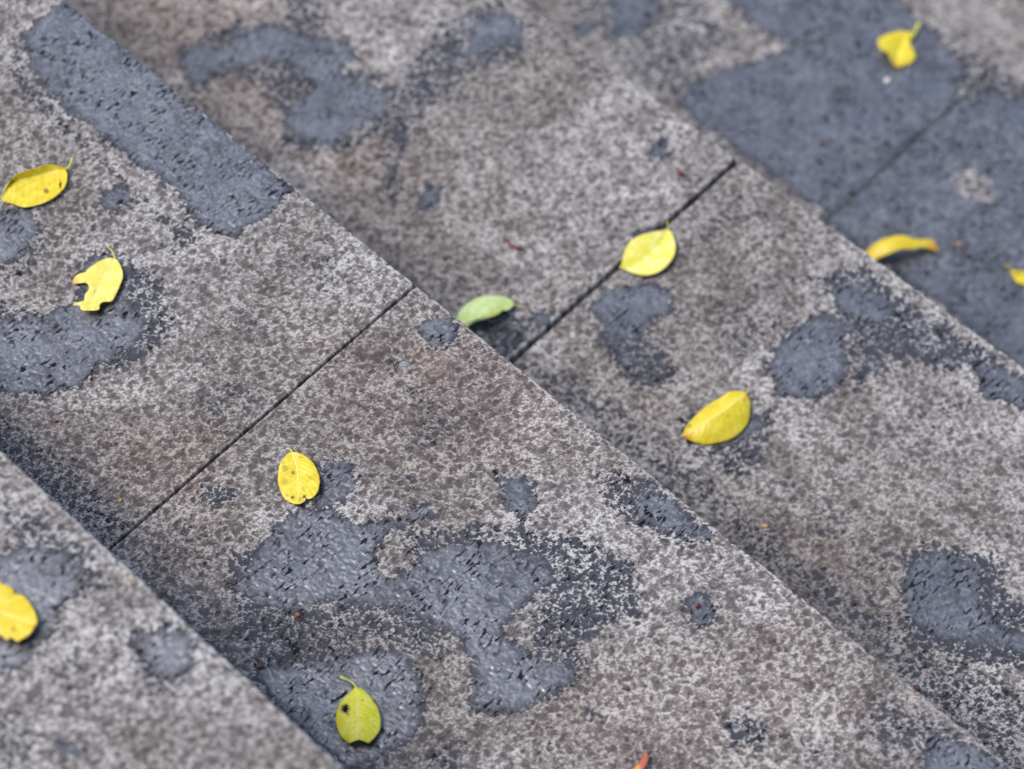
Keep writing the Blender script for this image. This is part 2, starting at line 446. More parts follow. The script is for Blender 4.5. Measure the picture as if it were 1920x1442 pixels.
DENSE = {0: ((-.02, .33), .0010), 1: ((-.46, .62), .00078), 2: ((-.48, .55), .00092), 3: ((-.40, .42), .0015), 4: ((-.35, .15), .0022)}
AMP = .00095
def make_slab(k, xa, xb, seed, label=None):
    z0 = -k * RH; yn = k * TD; yb = (k - 1) * TD - .05
    gap = {1: .0008, 2: .0018, 3: .0006}.get(k, .0011)
    xa += gap; xb -= gap
    if k in DENSE and DENSE[k][0][0] < xb and DENSE[k][0][1] > xa:
        dx, step = DENSE[k]; ystep = step
        ylo = {0: yn - .16, 1: yn - .31, 2: yn - .30, 3: yn - .25, 4: yn - .22}[k]
    else:
        dx, step, ystep = (99, 100), .02, .02; ylo = yn
    xs = axis(xa + .0012, xb - .0012, dx, step, .012)
    rad = .0022
    ys = axis(yb, yn - rad, (ylo, yn), ystep, .012)
    # profile: top, rounded nose, front
    na = 5 if step < .01 else 3
    an = np.linspace(0, math.pi / 2, na + 2)[1:]
    py = np.concatenate([ys, yn - rad + rad * np.sin(an), np.full(3, yn)])
    pz = np.concatenate([np.zeros(len(ys)), -rad + rad * np.cos(an), np.array([-.006, -.02, -.045])])
    ny = np.concatenate([np.zeros(len(ys)), np.sin(an), np.ones(3)])
    nz = np.concatenate([np.ones(len(ys)), np.cos(an), np.zeros(3)])
    arc = np.concatenate([ys, yn + rad * an * .6, yn + np.array([.006, .02, .045])])
    # ends: the last columns turn down into the joint
    e = np.array([0, .0004, .0009, .0012]); ed = np.array([0, .0001, .0005, .0012])
    xc = np.concatenate([[xa, xa, xa], (xa + .0012 - e[1:])[::-1], xs, xb - .0012 + e[1:], [xb, xb, xb]])
    dr = np.concatenate([[.044, .02, .006], ed[1:][::-1], np.zeros(len(xs)), ed[1:], [.006, .02, .044]])
    X, A = np.meshgrid(xc, arc); PY = np.repeat(py[:, None], len(xc), 1); PZ = np.repeat(pz[:, None], len(xc), 1)
    rel = relief_of(X, A, seed)
    D, _ = np.meshgrid(dr, arc)
    amp = AMP * np.where(step < .01, 1, .6)
    wet = field(k, X, PY, WET, 'wet', rel)
    sheen = field(k, X, PY, WET, 'sheen', rel)
    if k <= -1 or k >= 4: sheen = sstep(.30, .55, fbm(X / .22, PY / .22, 400 + k, 3))
    disp = amp * (rel - .6) * (1 - .30 * np.clip(sheen, 0, 1)) + .0005 * fbm(X / .09, A / .09, seed + 3, 2)
    side = np.minimum(1, D / .003)
    nose = sstep(yn - .012, yn, np.where(A > yn, yn, A))
    # the nose: wavering line, with bites out of it
    wav = .0006 * fbm(X / .012, X * 0 + k * 3.1, seed + 60, 3) + .0009 * fbm(X / .05, X * 0 + k, seed + 61, 2)
    chip = np.clip(perlin(X / .006, X * 0 + 5.5 * k, seed + 62) - .34, 0, 1) * .0016
    Y = PY + ny[:, None] * (disp * .8) + nose * (wav - chip)
    Z = z0 + PZ + nz[:, None] * disp * (1 - side) - D - nose * chip * .5
    XX = X.copy()
    mid = (xa + xb) / 2
    sg = np.where(X > mid, -1, 1)
    near = np.where(np.minimum(X - xa, xb - X) < .0035, 1 - np.minimum(X - xa, xb - X) / .0035, 0)
    ew = .00035 * fbm(A / .004, A * 0 + k, seed + 70, 2) + .00040 * fbm(A / .03, A * 0, 71 + k, 2) * np.where(X > mid, -1, 1) + .0003
    ew = np.maximum(ew, 0) + .0022 * sstep(.006, 0, np.abs(yn - A)) * (1 if k in (1, 2) else 0) * .45
    XX += sg * near * ew * {1: .55, 2: 1.0}.get(k, .7)
    wet = np.maximum(wet, .42 * sstep(-.15, .55, fbm(X / .055, PY / .055, 200 + k, 3)))
    wet = np.maximum(wet, .60 * sstep(.20, .75, fbm(X / .020, PY / .020, 300 + k, 3)))
    if k <= -1 or k >= 4: wet = np.maximum(wet, 1.0 * sstep(.25, .45, fbm(X / .22, PY / .22, 400 + k, 3)))
    worn = np.where(A > yn - .014, sstep(yn - .0036, yn - .0006, A), 0) * (.75 + .5 * fbm(X / .01, A / .004, seed + 80, 2))
    jw = sstep(.0028, .0008, np.minimum(X - xa, xb - X)) * (0 if k == 3 else .35)
    worn = np.clip(np.maximum(worn, jw), 0, 1)
    wet = wet * (1 - {1: .45, 0: .8}.get(k, .75) * np.clip(worn, 0, 1))
    rust = field(k, X, PY, RUST, 'rust') * np.clip(.6 + fbm(X / .006, PY / .006, 500, 3), 0, 1)
    warm = np.clip(field(k, X, PY, WARM, 'warm') * (.8 + .5 * fbm(X / .03, PY / .03, 501, 2)), 0, 1)
    P = np.stack([XX, Y, Z], -1)
    me = grid_mesh('stone_slab', P, dict(relief=rel, wet=wet, sheen=sheen, worn=worn, rust=rust, warm=warm))
    me.flip_normals() if me.polygons[len(me.polygons) // 3].normal.z < 0 else None
    o = link('stone_slab', me, STONE, stairs)
    return o

def make_riser(k, xa, xb, seed):
    """upright stone slab between tread k and the next lower one"""
    z1 = -k * RH - .0465; z0 = -(k + 1) * RH - .03
    y1 = k * TD - .012; y0 = k * TD - .060
    xs = np.linspace(xa + .001, xb - .001, 60); zs = np.linspace(z1, z0, 12)
    X, Zz = np.meshgrid(xs, zs)
    rel = relief_of(X, Zz, seed)
    Y = y1 + .0005 * (rel - .6)
    cols = np.stack([X, Y, Zz], -1)
    back = np.stack([X, np.full_like(X, y0), Zz], -1)
    P = np.concatenate([back[:1], cols, back[-1:], back[:1]], 0)
    r2 = np.concatenate([rel[:1], rel, rel[-1:], rel[:1]], 0)
    zz = np.zeros_like(r2)
    me = grid_mesh('riser_slab', P, dict(relief=r2, wet=zz + .35, sheen=zz, worn=zz, rust=zz, warm=zz + .3), smooth=False)
    return link('riser_slab', me, STONE, stairs)

for k in range(K0, K1 + 1):
    j = JX.get(k, 0.0)
    cuts = [XL + .02, j - .9, j, j + .9, XR - .02]
    for i in range(4):
        make_slab(k, cuts[i], cuts[i + 1], 1000 + 37 * k + 101 * i)
        make_riser(k, cuts[i], cuts[i + 1], 2000 + 37 * k + 101 * i)

# mud that fills the joint of the fourth tread down
def mud_strip(k, depth):
    ys = np.linspace((k - 1) * TD, k * TD - .003, 300); us = np.linspace(-1, 1, 9)
    U, Yv = np.meshgrid(us, ys)
    hgt = -k * RH - depth + .0006 * fbm(U * 3, Yv / .006, 7 + k, 3) + .0008 * fbm(Yv / .03, Yv * 0, 8, 2)
    P = np.stack([JX[k] + U * .0032, Yv, hgt], -1)
    me = grid_mesh('joint_filling', P)
    link('joint_filling', me, MUD, stairs)
mud_strip(3, .0009); mud_strip(1, .016); mud_strip(2, .018)

# ------------------------------------------------------------------ leaves
def leaf_material(name, base, dark, pale, warm=(.62, .25, .02), brown=(.10, .045, .012), trans=.15, gloss=.45):
    m, nt = mat_new(name); b = NB(nt)
    pos = b.n('ShaderNodeTexCoord').outputs['Object']
    v = b.attr('leaf_v'); u = b.attr('leaf_u'); spot = b.attr('spot'); wrm = b.attr('rim'); mid = b.attr('rib')
    f1, _ = b.noise(pos, 170, 3, .55); f2, _ = b.noise(pos, 520, 3, .6); f3, _ = b.noise(pos, 1900, 2, .5)
    col = b.mix(b.range(f1, .40, .66), (*base, 1), (*pale, 1))
    col = b.mix(b.math('MULTIPLY', b.range(f2, .52, .72), .55), col, (*dark, 1))
    # side veins run out from the rib
    wv = b.math('SINE', b.math('MULTIPLY', b.math('SUBTRACT', u, b.math('MULTIPLY', b.math('ABSOLUTE', v), .22)), 75))
    wv = b.math('ADD', wv, b.math('MULTIPLY', f2, 1.2))
    vein = b.range(wv, .9, 1.6)
    col = b.mix(b.math('MULTIPLY', vein, .28), col, (*pale, 1))
    col = b.mix(mid, col, (min(1, pale[0] * 1.1), min(1, pale[1] * 1.1), pale[2] * 1.6, 1))  # pale rib, plus the painted lit half of the folded leaf
    col = b.mix(b.math('MULTIPLY', wrm, b.range(f2, .2, .6, .6, 1)), col, (*warm, 1))
    freck = b.range(f3, .70, .76)
    col = b.mix(b.math('MULTIPLY', freck, .35), col, (*brown, 1))
    col = b.mix(spot, col, (*brown, 1))
    sp = b.n('ShaderNodeBsdfPrincipled'); b.link(col, sp.inputs['Base Color'])
    sp.inputs['Roughness'].default_value = gloss; sp.inputs['Specular IOR Level'].default_value = .65
    bp = b.n('ShaderNodeBump'); bp.inputs['Distance'].default_value = .0003; bp.inputs['Strength'].default_value = .5
    b.link(b.math('ADD', b.math('MULTIPLY', wv, -.35), b.math('ADD', f2, b.math('MULTIPLY', f1, 1.5))), bp.inputs['Height']); b.link(bp.outputs[0], sp.inputs['Normal'])
    tr = b.n('ShaderNodeBsdfTranslucent'); b.link(col, tr.inputs[0])
    mx = b.n('ShaderNodeMixShader'); mx.inputs[0].default_value = trans
    b.link(sp.outputs[0], mx.inputs[1]); b.link(tr.outputs[0], mx.inputs[2])
    out = b.n('ShaderNodeOutputMaterial'); b.link(mx.outputs[0], out.inputs[0])
    return m

LM = dict(
    yellow=leaf_material('leaf_yellow', (.70, .54, .003), (.46, .40, .003), (.80, .66, .05)),
    gold=leaf_material('leaf_gold', (.74, .54, .004), (.56, .40, .003), (.80, .64, .06)),
    lemon=leaf_material('leaf_lemon', (.74, .66, .05), (.56, .52, .02), (.84, .80, .26)),
    lime=leaf_material('leaf_lime', (.70, .66, .006), (.50, .54, .004), (.80, .74, .10)),
    green=leaf_material('leaf_pale_green', (.56, .72, .20), (.46, .66, .10), (.74, .82, .44), warm=(.78, .62, .01)),
    cream=leaf_material('leaf_cream_yellow', (.80, .70, .09), (.68, .55, .03), (.86, .80, .22), warm=(.80, .45, .10)),
    russet=leaf_material('leaf_russet', (.34, .075, .03), (.20, .03, .02), (.48, .13, .06), warm=(.70, .34, .03), trans=.12),
)
STEM = leaf_material('leaf_stalk', (.50, .48, .02), (.32, .26, .02), (.66, .62, .10), trans=.05)
STEM_DARK = leaf_material('leaf_stalk_brown', (.30, .24, .05), (.16, .10, .03), (.45, .38, .10), trans=.05)

RIBM = leaf_material('leaf_rib', (.86, .80, .22), (.80, .72, .14), (.90, .86, .36), trans=.1)

def smooth_line(pts, n, closed=False):
    """Catmull-Rom through the points, resampled to n by arc length"""
    P = np.array(pts, float)
    Q = np.vstack([2 * P[0] - P[1], P, 2 * P[-1] - P[-2]])
    out = []
    for i in range(1, len(Q) - 2):
        t = np.linspace(0, 1, 12, endpoint=False)[:, None]
        a, b_, c, d = Q[i - 1], Q[i], Q[i + 1], Q[i + 2]
        out.append(.5 * ((2 * b_) + (-a + c) * t + (2 * a - 5 * b_ + 4 * c - d) * t ** 2 + (-a + 3 * b_ - 3 * c + d) * t ** 3))
    out.append(P[-1:]); out = np.vstack(out)
    L = np.concatenate([[0], np.cumsum(np.linalg.norm(np.diff(out[:, :2], axis=0), axis=1))])
    s = np.linspace(0, L[-1], n)
    return np.stack([np.interp(s, L, out[:, j]) for j in range(out.shape[1])], -1)

def tube(name, pts, radii, mat, parent, sides=8):
    P = np.array(pts); n = len(P); R = np.interp(np.linspace(0, 1, n), np.linspace(0, 1, len(radii)), radii)
    T = np.gradient(P, axis=0); T /= np.linalg.norm(T, axis=1)[:, None]
    up = np.array([.1, .2, 1.0]); A = np.cross(T, up); A /= np.linalg.norm(A, axis=1)[:, None]; B = np.cross(T, A)
    a = np.linspace(0, 2 * math.pi, sides + 1)
    G = P[:, None] + R[:, None, None] * (np.cos(a)[None, :, None] * A[:, None] + np.sin(a)[None, :, None] * B[:, None])
    G = np.concatenate([np.repeat(P[:1, None], sides + 1, 1) - T[0] * radii[0] * .4, G, np.repeat(P[-1:, None], sides + 1, 1) + T[-1] * radii[-1] * .4], 0)
    U = np.repeat(np.linspace(0, 1, n + 2)[:, None], sides + 1, 1)
    me = grid_mesh(name, G, dict(leaf_u=U * .2, leaf_v=U * 0))
    return link(name, me, mat, parent)

def conv(pts, ox, oy, sc):
    """crop pixels to sight-line pixels"""
    return [(ox + p[0] / sc, oy + p[1] / sc) for p in pts]

def make_leaf(label, tread, crop, mid, left, right, h, mat, stem=None, stem_h=(2, 5), spots=(), rim=(0, 0), holes=(),
              bulge=(.8, .8), rib=None, wav=.35, nu=90, stem_r=(.00055, .0004, .0005), stem_mat=None, lift=.3, rim_px=(), rib_lit_w=(.07, .07)):
    """h: heights in mm above the stone along the leaf for rib, left edge, right edge: three tuples"""
    ox, oy, sc = crop; zt = -tread * RH
    t = np.linspace(0, 1, nu)
    Ml = smooth_line(conv(mid, *crop), nu); Ll = smooth_line(conv(left, *crop), nu); Rl = smooth_line(conv(right, *crop), nu)
    hm, hl, hr = [np.interp(t, np.linspace(0, 1, len(q)), q) for q in h]
    def sm(a): return np.convolve(np.pad(a, 6, 'edge'), np.ones(13) / 13, 'valid')
    hm, hl, hr = sm(hm), sm(hl), sm(hr)
    root = empty('fallen_leaf', tuple(at(np.array(Ml[nu // 2]), zt)))
    root['label'] = label; root['category'] = 'leaf'; root['group'] = 'small fallen leaves on the stone steps'
    nv = 17; w = np.linspace(0, 1, nv)
    def pt(line, hh): return at(line, zt + (hh + lift) * .001)
    PM, PL, PR = pt(Ml, hm), pt(Ll, hl), pt(Rl, hr)
    rows = []; px = []; V = []
    for side, PE, Le, bg_, sg in ((0, PL, Ll, bulge[0], -1), (1, PR, Rl, bulge[1], 1)):
        ws = w[::-1] if side == 0 else w[1:]
        for x in ws:
            B = PM * (1 - x) + PE * x
            B[:, 2] += bg_ * .001 * 4 * x * (1 - x) * np.sin(np.pi * np.clip(t * .92 + .06, 0, 1)) ** .7
            rows.append(B); px.append(Ml * (1 - x) + Le * x); V.append(np.full(nu, sg * x))
    G = np.stack(rows, 1); PX = np.stack(px, 1); V = np.stack(V, 1); U = np.repeat(t[:, None], G.shape[1], 1)
    sd = sum(ord(c) for c in label) % 97
    ww = fbm(G[..., 0] / .008, G[..., 1] / .008, 600 + sd, 2) * wav * .001
    G[..., 2] += ww * np.abs(V)
    G[..., 2] = np.maximum(G[..., 2], zt + .00035)
    spot = np.zeros(V.shape)
    for sx, sy, sr, sa in spots:
        sx, sy = ox + sx / sc, oy + sy / sc; sr = sr / sc
        d = np.hypot(PX[..., 0] - sx, PX[..., 1] - sy) / sr
        spot = np.maximum(spot, sa * sstep(1.25, .6, d + .25 * fbm(PX[..., 0] / 3, PX[..., 1] / 3, 61, 2)))
    rimv = rim[0] * sstep(1 - rim[1], 1.0, np.abs(V) + .04 * fbm(U * 20, V * 2, 62, 2))
    for sx, sy, sr, sa in rim_px:
        d = np.hypot(PX[..., 0] - ox - sx / sc, PX[..., 1] - oy - sy / sc) / (sr / sc)
        rimv = np.maximum(rimv, sa * sstep(1.3, .3, d))
    rw = np.where(V < 0, rib_lit_w[0], rib_lit_w[1])
    rib_lit = sstep(rw, rw * .12, np.abs(V)) * (.0 if rib is None else rib)  # pale rib; set wide, it paints one half as if lit
    keep = np.ones((nu - 1, G.shape[1] - 1), bool)
    for sx, sy, rx, ry in holes:
        cx = (PX[:-1, :-1, 0] + PX[1:, 1:, 0]) / 2 - ox - sx / sc; cy = (PX[:-1, :-1, 1] + PX[1:, 1:, 1]) / 2 - oy - sy / sc
        a = np.arctan2(cy, cx)
        keep &= np.hypot(cx / (rx / sc), cy / (ry / sc)) > 1 + .22 * np.sin(a * 5 + 1) + .12 * np.sin(a * 9)
    # the blade lies over the rib point chosen; children are placed in world space, so take the root's place off
    off = np.array(root.location)
    me = grid_mesh('blade', G - off, dict(leaf_u=U, leaf_v=V, spot=spot, rim=np.clip(rimv, 0, 1), rib=rib_lit), keep)
    if me.polygons[0].normal.z < 0: me.flip_normals()
    bl = link('blade', me, LM[mat], root)
    so = bl.modifiers.new('thickness', 'SOLIDIFY'); so.thickness = .00022; so.offset = -1
    if rib is not None:
        P = G[2:-2, 16] - off; P[:, 2] += .00012
        tube('midrib', P, (.00042, .0003, .00014), RIBM, root, 6)
    if stem:
        n = 16; Sl = smooth_line(conv(stem, *crop), n); hs = np.linspace(stem_h[0], stem_h[1], n)
        P = at(Sl, zt + (hs + lift) * .001) - off
        tube('stalk', P, stem_r, stem_mat or STEM, root)
    return root

# 1 cupped yellow leaf at the left border, second tread
make_leaf('cupped yellow leaf near the left border with one dark hole and one brown dot', 1, (0, 280, 12),
    [(1455,425),(1300,475),(1000,545),(650,625),(350,690),(205,745),(100,910),(22,1150)],
    [(1450,415),(1370,385),(1240,355),(1080,345),(940,378),(700,450),(500,510),(350,575),(215,725),(95,930),(20,1150)],
    [(1460,430),(1505,520),(1515,620),(1485,790),(1400,930),(1250,1060),(1100,1160),(900,1235),(700,1290),(500,1300),(300,1230),(130,1190),(22,1150)],
    ((1.5, .4, .4, 2.5, 1.5), (3, 6.5, 7, 5, 1.5), (2, 3.0, 3.2, 2.5, 1.2)), 'yellow', bulge=(-.5, -1.4),
    stem=[(1440,430),(1520,425),(1575,350),(1610,270),(1630,215)], stem_h=(1.6, 5), stem_r=(.0006, .0006, .0010),
    spots=[(1035,920,60,.85), (1395,960,50,.25), (1350,690,40,.3), (250,730,90,.25)], holes=[(1360,790,26,62)], rib=.15)
# 2 torn leaf
make_leaf('torn yellow leaf with two bitten bays and orange hooked points, on the wet patch', 1, (110, 450, 9.01),
    [(940,305),(905,410),(840,530),(760,660),(690,770),(630,870),(590,970),(570,1040),(550,1100),(530,1195)],
    [(930,300),(800,312),(680,370),(560,440),(480,500),(450,545),(350,572),(280,620),(240,690),(243,742),(300,700),(400,700),(475,735),(512,800),(495,865),(455,910),(435,980),(420,1040),(330,1058),(246,1078),(260,1108),(350,1112),(378,1180),(450,1196)],
    [(950,305),(1010,370),(1060,460),(1085,560),(1085,650),(1050,740),(1010,840),(970,920),(925,1000),(880,1042),(800,1045),(740,1055),(695,1095),(690,1150),(680,1180),(600,1196)],
    ((1.5, 1.4, 1.5, 3, 6.5), (2.5, 3.5, 2.5, 4, 7), (2.2, 3.2, 3, 4, 6.5)), 'cream', bulge=(.5, .6), nu=140,
    stem=[(940,310),(935,250),(900,190),(860,145),(830,130)], stem_h=(1.5, 3.5), rib=None, stem_mat=STEM,
    rim=(.45, .10), rim_px=[(245,710,110,1), (252,1090,80,.8), (980,900,60,.5)], spots=[(238,735,22,.5), (620,880,30,.25)])
# 3 big leaf cut by the left border, topmost tread
make_leaf('large yellow leaf with red brown rim on the nearest step, cut by the left border', 0, (0, 1080, 10.3),
    [(-1000,350),(-600,500),(-200,640),(0,700),(250,790),(540,900),(705,950)],
    [(-1000,350),(-800,80),(-500,-20),(-200,20),(0,120),(120,172),(235,225),(268,262),(275,312),(330,338),(430,362),(520,440),(600,550),(670,680),(713,800),(720,890),(706,945)],
    [(-1000,350),(-950,650),(-700,950),(-400,1120),(-100,1120),(0,1150),(80,1205),(140,1242),(190,1225),(240,1208),(290,1245),(340,1270),(430,1222),(520,1172),(620,1070),(665,985),(706,955)],
    ((3, 4, 4, 4.5, 5.5), (1, 1, 1.2, 2.5, 5.5), (2, 3, 4.5, 6.5, 5.5)), 'gold', bulge=(1.0, .8), rib=.25,
    rim=(.7, .035), rim_px=[(265,1030,55,.9), (655,960,50,.9), (80,380,30,.4)], spots=[(265,1030,30,.25), (20,1180,60,.6), (200,1225,60,.5)], nu=120)
# 4 flat oval leaf
make_leaf('flat oval yellow leaf with brown specks and a small notch at its lower rim', 1, (480, 820, 9.01),
    [(612,245),(640,340),(672,420),(695,510),(703,620),(710,750),(712,900),(705,1040),(695,1128)],
    [(605,245),(540,280),(480,332),(420,420),(382,520),(366,650),(370,760),(400,870),(432,960),(480,1030),(560,1092),(630,1120),(693,1130)],
    [(620,245),(760,270),(880,342),(960,420),(1020,520),(1060,620),(1080,720),(1070,830),(1040,920),(980,1000),(915,1038),(865,1038),(842,1022),(836,1050),(815,1080),(760,1115),(697,1130)],
    ((.8, 1.2, 1.6, 2.2, 3.2), (.8, .8, .6, 1.2, 3.0), (1.2, 2.2, 3.8, 5.0, 3.4)), 'yellow', bulge=(.5, .9), rib=.8,
    stem=[(612,250),(590,215),(560,198),(530,180)], stem_h=(.8, 1.2), stem_r=(.0006, .0005, .0004), lift=.35,
    spots=[(630,605,32,.75), (620,1020,36,.8), (525,985,30,.35), (480,750,60,.3), (490,530,60,.4), (822,1008,30,1), (750,350,26,.35), (465,430,30,.3), (925,700,40,.2), (760,1055,50,.35), (800,880,45,.25)], rim=(.25, .03))
# 5 leaf with hole
make_leaf('yellow green leaf with a torn hole beside its pale midrib and a bitten off tip', 1, (580, 1250, 8.48),
    [(742,325),(748,420),(755,550),(765,700),(773,850),(778,1000),(785,1158)],
    [(735,322),(680,370),(640,415),(560,480),(510,530),(465,620),(430,720),(420,800),(425,900),(450,1010),(500,1110),(570,1172),(640,1222)],
    [(750,322),(800,335),(880,385),(960,460),(1030,545),(1085,640),(1125,760),(1140,880),(1125,1000),(1080,1080),(1010,1160),(950,1212),(925,1212)],
    ((3, 5, 6, 7, 8), (1.8, 1.6, 1.4, 2.6, 5.5), (1.8, 2.4, 2.4, 3, 5.5)), 'lime', bulge=(1.3, 1.2), rib=1.0, nu=110,
    stem=[(742,325),(715,285),(670,245),(615,212),(545,190),(490,155)], stem_h=(2, 4), stem_r=(.0007, .0006, .0009),
    holes=[(572,680,46,56), (612,760,12,34)], spots=[(572,680,85,.75), (850,545,20,.5), (1045,560,40,.5), (930,835,22,.35), (625,780,25,.4)], rim=(.15, .04))
# 6 green arched leaf below the edge
make_leaf('pale green arched leaf with a yellow lower rim, half hidden behind a step edge', 2, (840, 530, 12),
    [(1490,482),(1350,510),(1200,548),(1050,605),(850,712),(650,798),(500,860),(350,930),(230,1150)],
    [(1488,472),(1440,400),(1360,350),(1240,308),(1060,283),(860,290),(650,350),(450,455),(310,570),(215,720),(170,900),(220,1150)],
    [(1492,490),(1430,562),(1350,615),(1290,632),(1235,628),(1170,682),(1050,752),(850,815),(650,872),(480,962),(400,1060),(240,1150)],
    ((4, 9, 13, 14, 12, 8), (3, 5, 6, 6, 5, 5), (4, 8, 11, 12, 10, 7)), 'green', bulge=(1.5, .4), rib=None, spots=[(1060,400,170,.08)],
    stem=[(1490,482),(1580,530),(1700,560),(1830,565)], stem_h=(4.2, 2.5), stem_mat=STEM_DARK, stem_r=(.0005, .0004, .0006),
    rim_px=[(1060,700,130,.45), (1250,600,90,.4), (1440,510,70,.3), (850,790,90,.25)])
# 7 pale leaf over the joint
make_leaf('pale lemon leaf lying across the open joint of the third step', 2, (1140, 400, 10.3),
    [(1152,318),(1090,440),(1000,580),(870,730),(740,850),(560,950),(380,1010),(218,1045)],
    [(1140,322),(1080,325),(1000,335),(850,368),(700,400),(550,462),(430,545),(360,650),(305,780),(278,900),(265,990),(216,1042)],
    [(1165,318),(1215,350),(1258,430),(1290,540),(1308,650),(1292,780),(1240,890),(1150,1005),(1040,1100),(900,1170),(720,1202),(560,1182),(400,1125),(300,1075),(220,1048)],
    ((2.5, 1, .8, .8, 2), (3, 4.5, 4.5, 3.5, 2), (3, 4, 4, 4, 2)), 'lemon', bulge=(.6, -.2), rib=None,
    stem=[(1152,318),(1158,250),(1150,190),(1135,150)], stem_h=(2.5, 3.5), rim=(.30, .08), spots=[(780,1040,40,.12), (860,930,30,.10)], rim_px=[(1050,330,70,.3)])
# 8 folded yellow leaf
make_leaf('bright yellow leaf folded along a pale ridge, alone right of the open joint', 2, (1260, 710, 10.3),
    [(1430,290),(1340,370),(1200,485),(1050,605),(850,735),(650,850),(450,965),(300,1060),(190,1112)],
    [(1420,270),(1370,240),(1240,236),(1100,252),(1000,318),(850,408),(700,500),(550,620),(400,765),(300,880),(245,985),(205,1070),(186,1108)],
    [(1440,290),(1490,350),(1515,450),(1520,580),(1505,720),(1470,860),(1400,970),(1300,1072),(1150,1172),(1000,1218),(850,1252),(650,1275),(480,1240),(350,1190),(200,1125)],
    ((3, 7.5, 10, 9.5, 6.5, 2), (2, 3, 2.5, 2, 1.5, 1.5), (2, 2, 1, 1, 1, 1.6)), 'yellow', bulge=(.2, 1.6), rib=.62, rib_lit_w=(.75, .03),  # wide pale band on the left half paints the lit side of the fold
    stem=[(1430,292),(1455,250),(1500,210)], stem_h=(3, 4), stem_r=(.0009, .0007, .0010), stem_mat=STEM_DARK,
    spots=[(1080,735,26,.6), (1395,440,26,.6), (1320,630,24,.25), (330,915,50,.45), (215,1150,30,.5)], rim_px=[(1450,330,90,.8), (280,1110,110,.7), (1500,620,60,.35), (900,1210,90,.35), (400,1060,60,.5)])
# 9 far curled leaf
make_leaf('small curled yellow leaf like a lopsided heart on the wet fourth step', 3, (1620, 30, 10.3),
    [(945,375),(850,450),(760,520),(700,610),(650,740),(625,880),(622,990)],
    [(940,330),(880,305),(760,290),(600,308),(420,362),(290,430),(268,510),(300,610),(360,665),(440,685),(500,780),(550,900),(615,995)],
    [(950,400),(905,450),(885,495),(905,550),(955,630),(990,700),(1000,770),(960,860),(860,935),(760,965),(690,990),(628,1000)],
    ((3, 2, 2, 3, 2.5), (4, 6, 8, 9, 3), (3, 2, 1.2, 1, 2)), 'yellow', bulge=(.8, 1.6), rib=None,
    stem=[(940,380),(980,330),(1020,240),(1060,150)], stem_h=(3, 4), stem_r=(.0011, .0013, .0018), stem_mat=STEM, rim=(.3, .1), rim_px=[(620,960,80,.7)])
# 10 arched strip leaf
make_leaf('arched golden leaf standing on its rim with a black shadow beneath, fourth step', 3, (1600, 420, 10.67),
    [(180,880),(330,640),(560,450),(800,370),(1000,345),(1180,375),(1400,385),(1600,420),(1700,545)],
    [(150,860),(265,560),(330,475),(430,385),(600,300),(750,252),(930,226),(1080,238),(1200,290),(1350,302),(1560,305),(1640,370),(1685,460),(1705,545)],
    [(220,900),(400,760),(520,680),(680,610),(850,540),(1000,500),(1130,505),(1250,495),(1350,462),(1500,488),(1600,520),(1700,550)],
    ((3, 10, 15, 16, 12, 8, 3), (2, 8, 13, 14, 10, 6, 3), (3, 9, 14, 15, 11, 8, 3)), 'gold', bulge=(.6, .6), rib=None,
    rim_px=[(1650,480,110,1), (1560,400,130,.5), (350,520,60,.3)])
# 11 leaf cut by the right border
make_leaf('small yellow leaf with brown tinted stalk, cut by the right border', 3, (1840, 470, 16),
    [(900,540),(1120,690),(1400,780),(1800,840),(2300,900)],
    [(905,520),(1000,560),(1150,595),(1400,625),(1750,650),(2050,740),(2300,895)],
    [(900,560),(905,640),(945,760),(1020,895),(1150,980),(1400,1040),(1800,1060),(2100,1000),(2300,905)],
    ((3, 2, 2, 2, 2), (3, 5, 5, 4, 2), (3, 2, 1.5, 1.5, 2)), 'yellow', bulge=(.4, -.4), rib=None,
    stem=[(905,540),(820,480),(760,455),(700,450)], stem_h=(3, 3.5), stem_r=(.0010, .0009, .0013), stem_mat=STEM_DARK,
    spots=[(1080,650,110,.45), (950,560,60,.4)])
# 12 russet leaf tip
make_leaf('russet leaf with an orange flank, only its tip in view at the bottom border', 1, (1150, 1390, 19.2),
    [(1170,370),(1130,600),(980,950),(780,1400),(520,1900),(300,2400)],
    [(1160,368),(1095,440),(1010,620),(890,780),(750,960),(560,1250),(300,1600),(150,2000),(300,2400)],
    [(1180,372),(1235,440),(1262,560),(1268,660),(1200,850),(1100,1040),(1050,1300),(900,1800),(600,2200),(300,2400)],
    ((3, 5, 6, 6, 5, 3), (3, 3, 3, 2, 2, 3), (3, 5, 5, 4, 3, 3)), 'russet', bulge=(.6, .6), rib=None, rim_px=[(820,1000,200,1), (700,1300,200,1)])

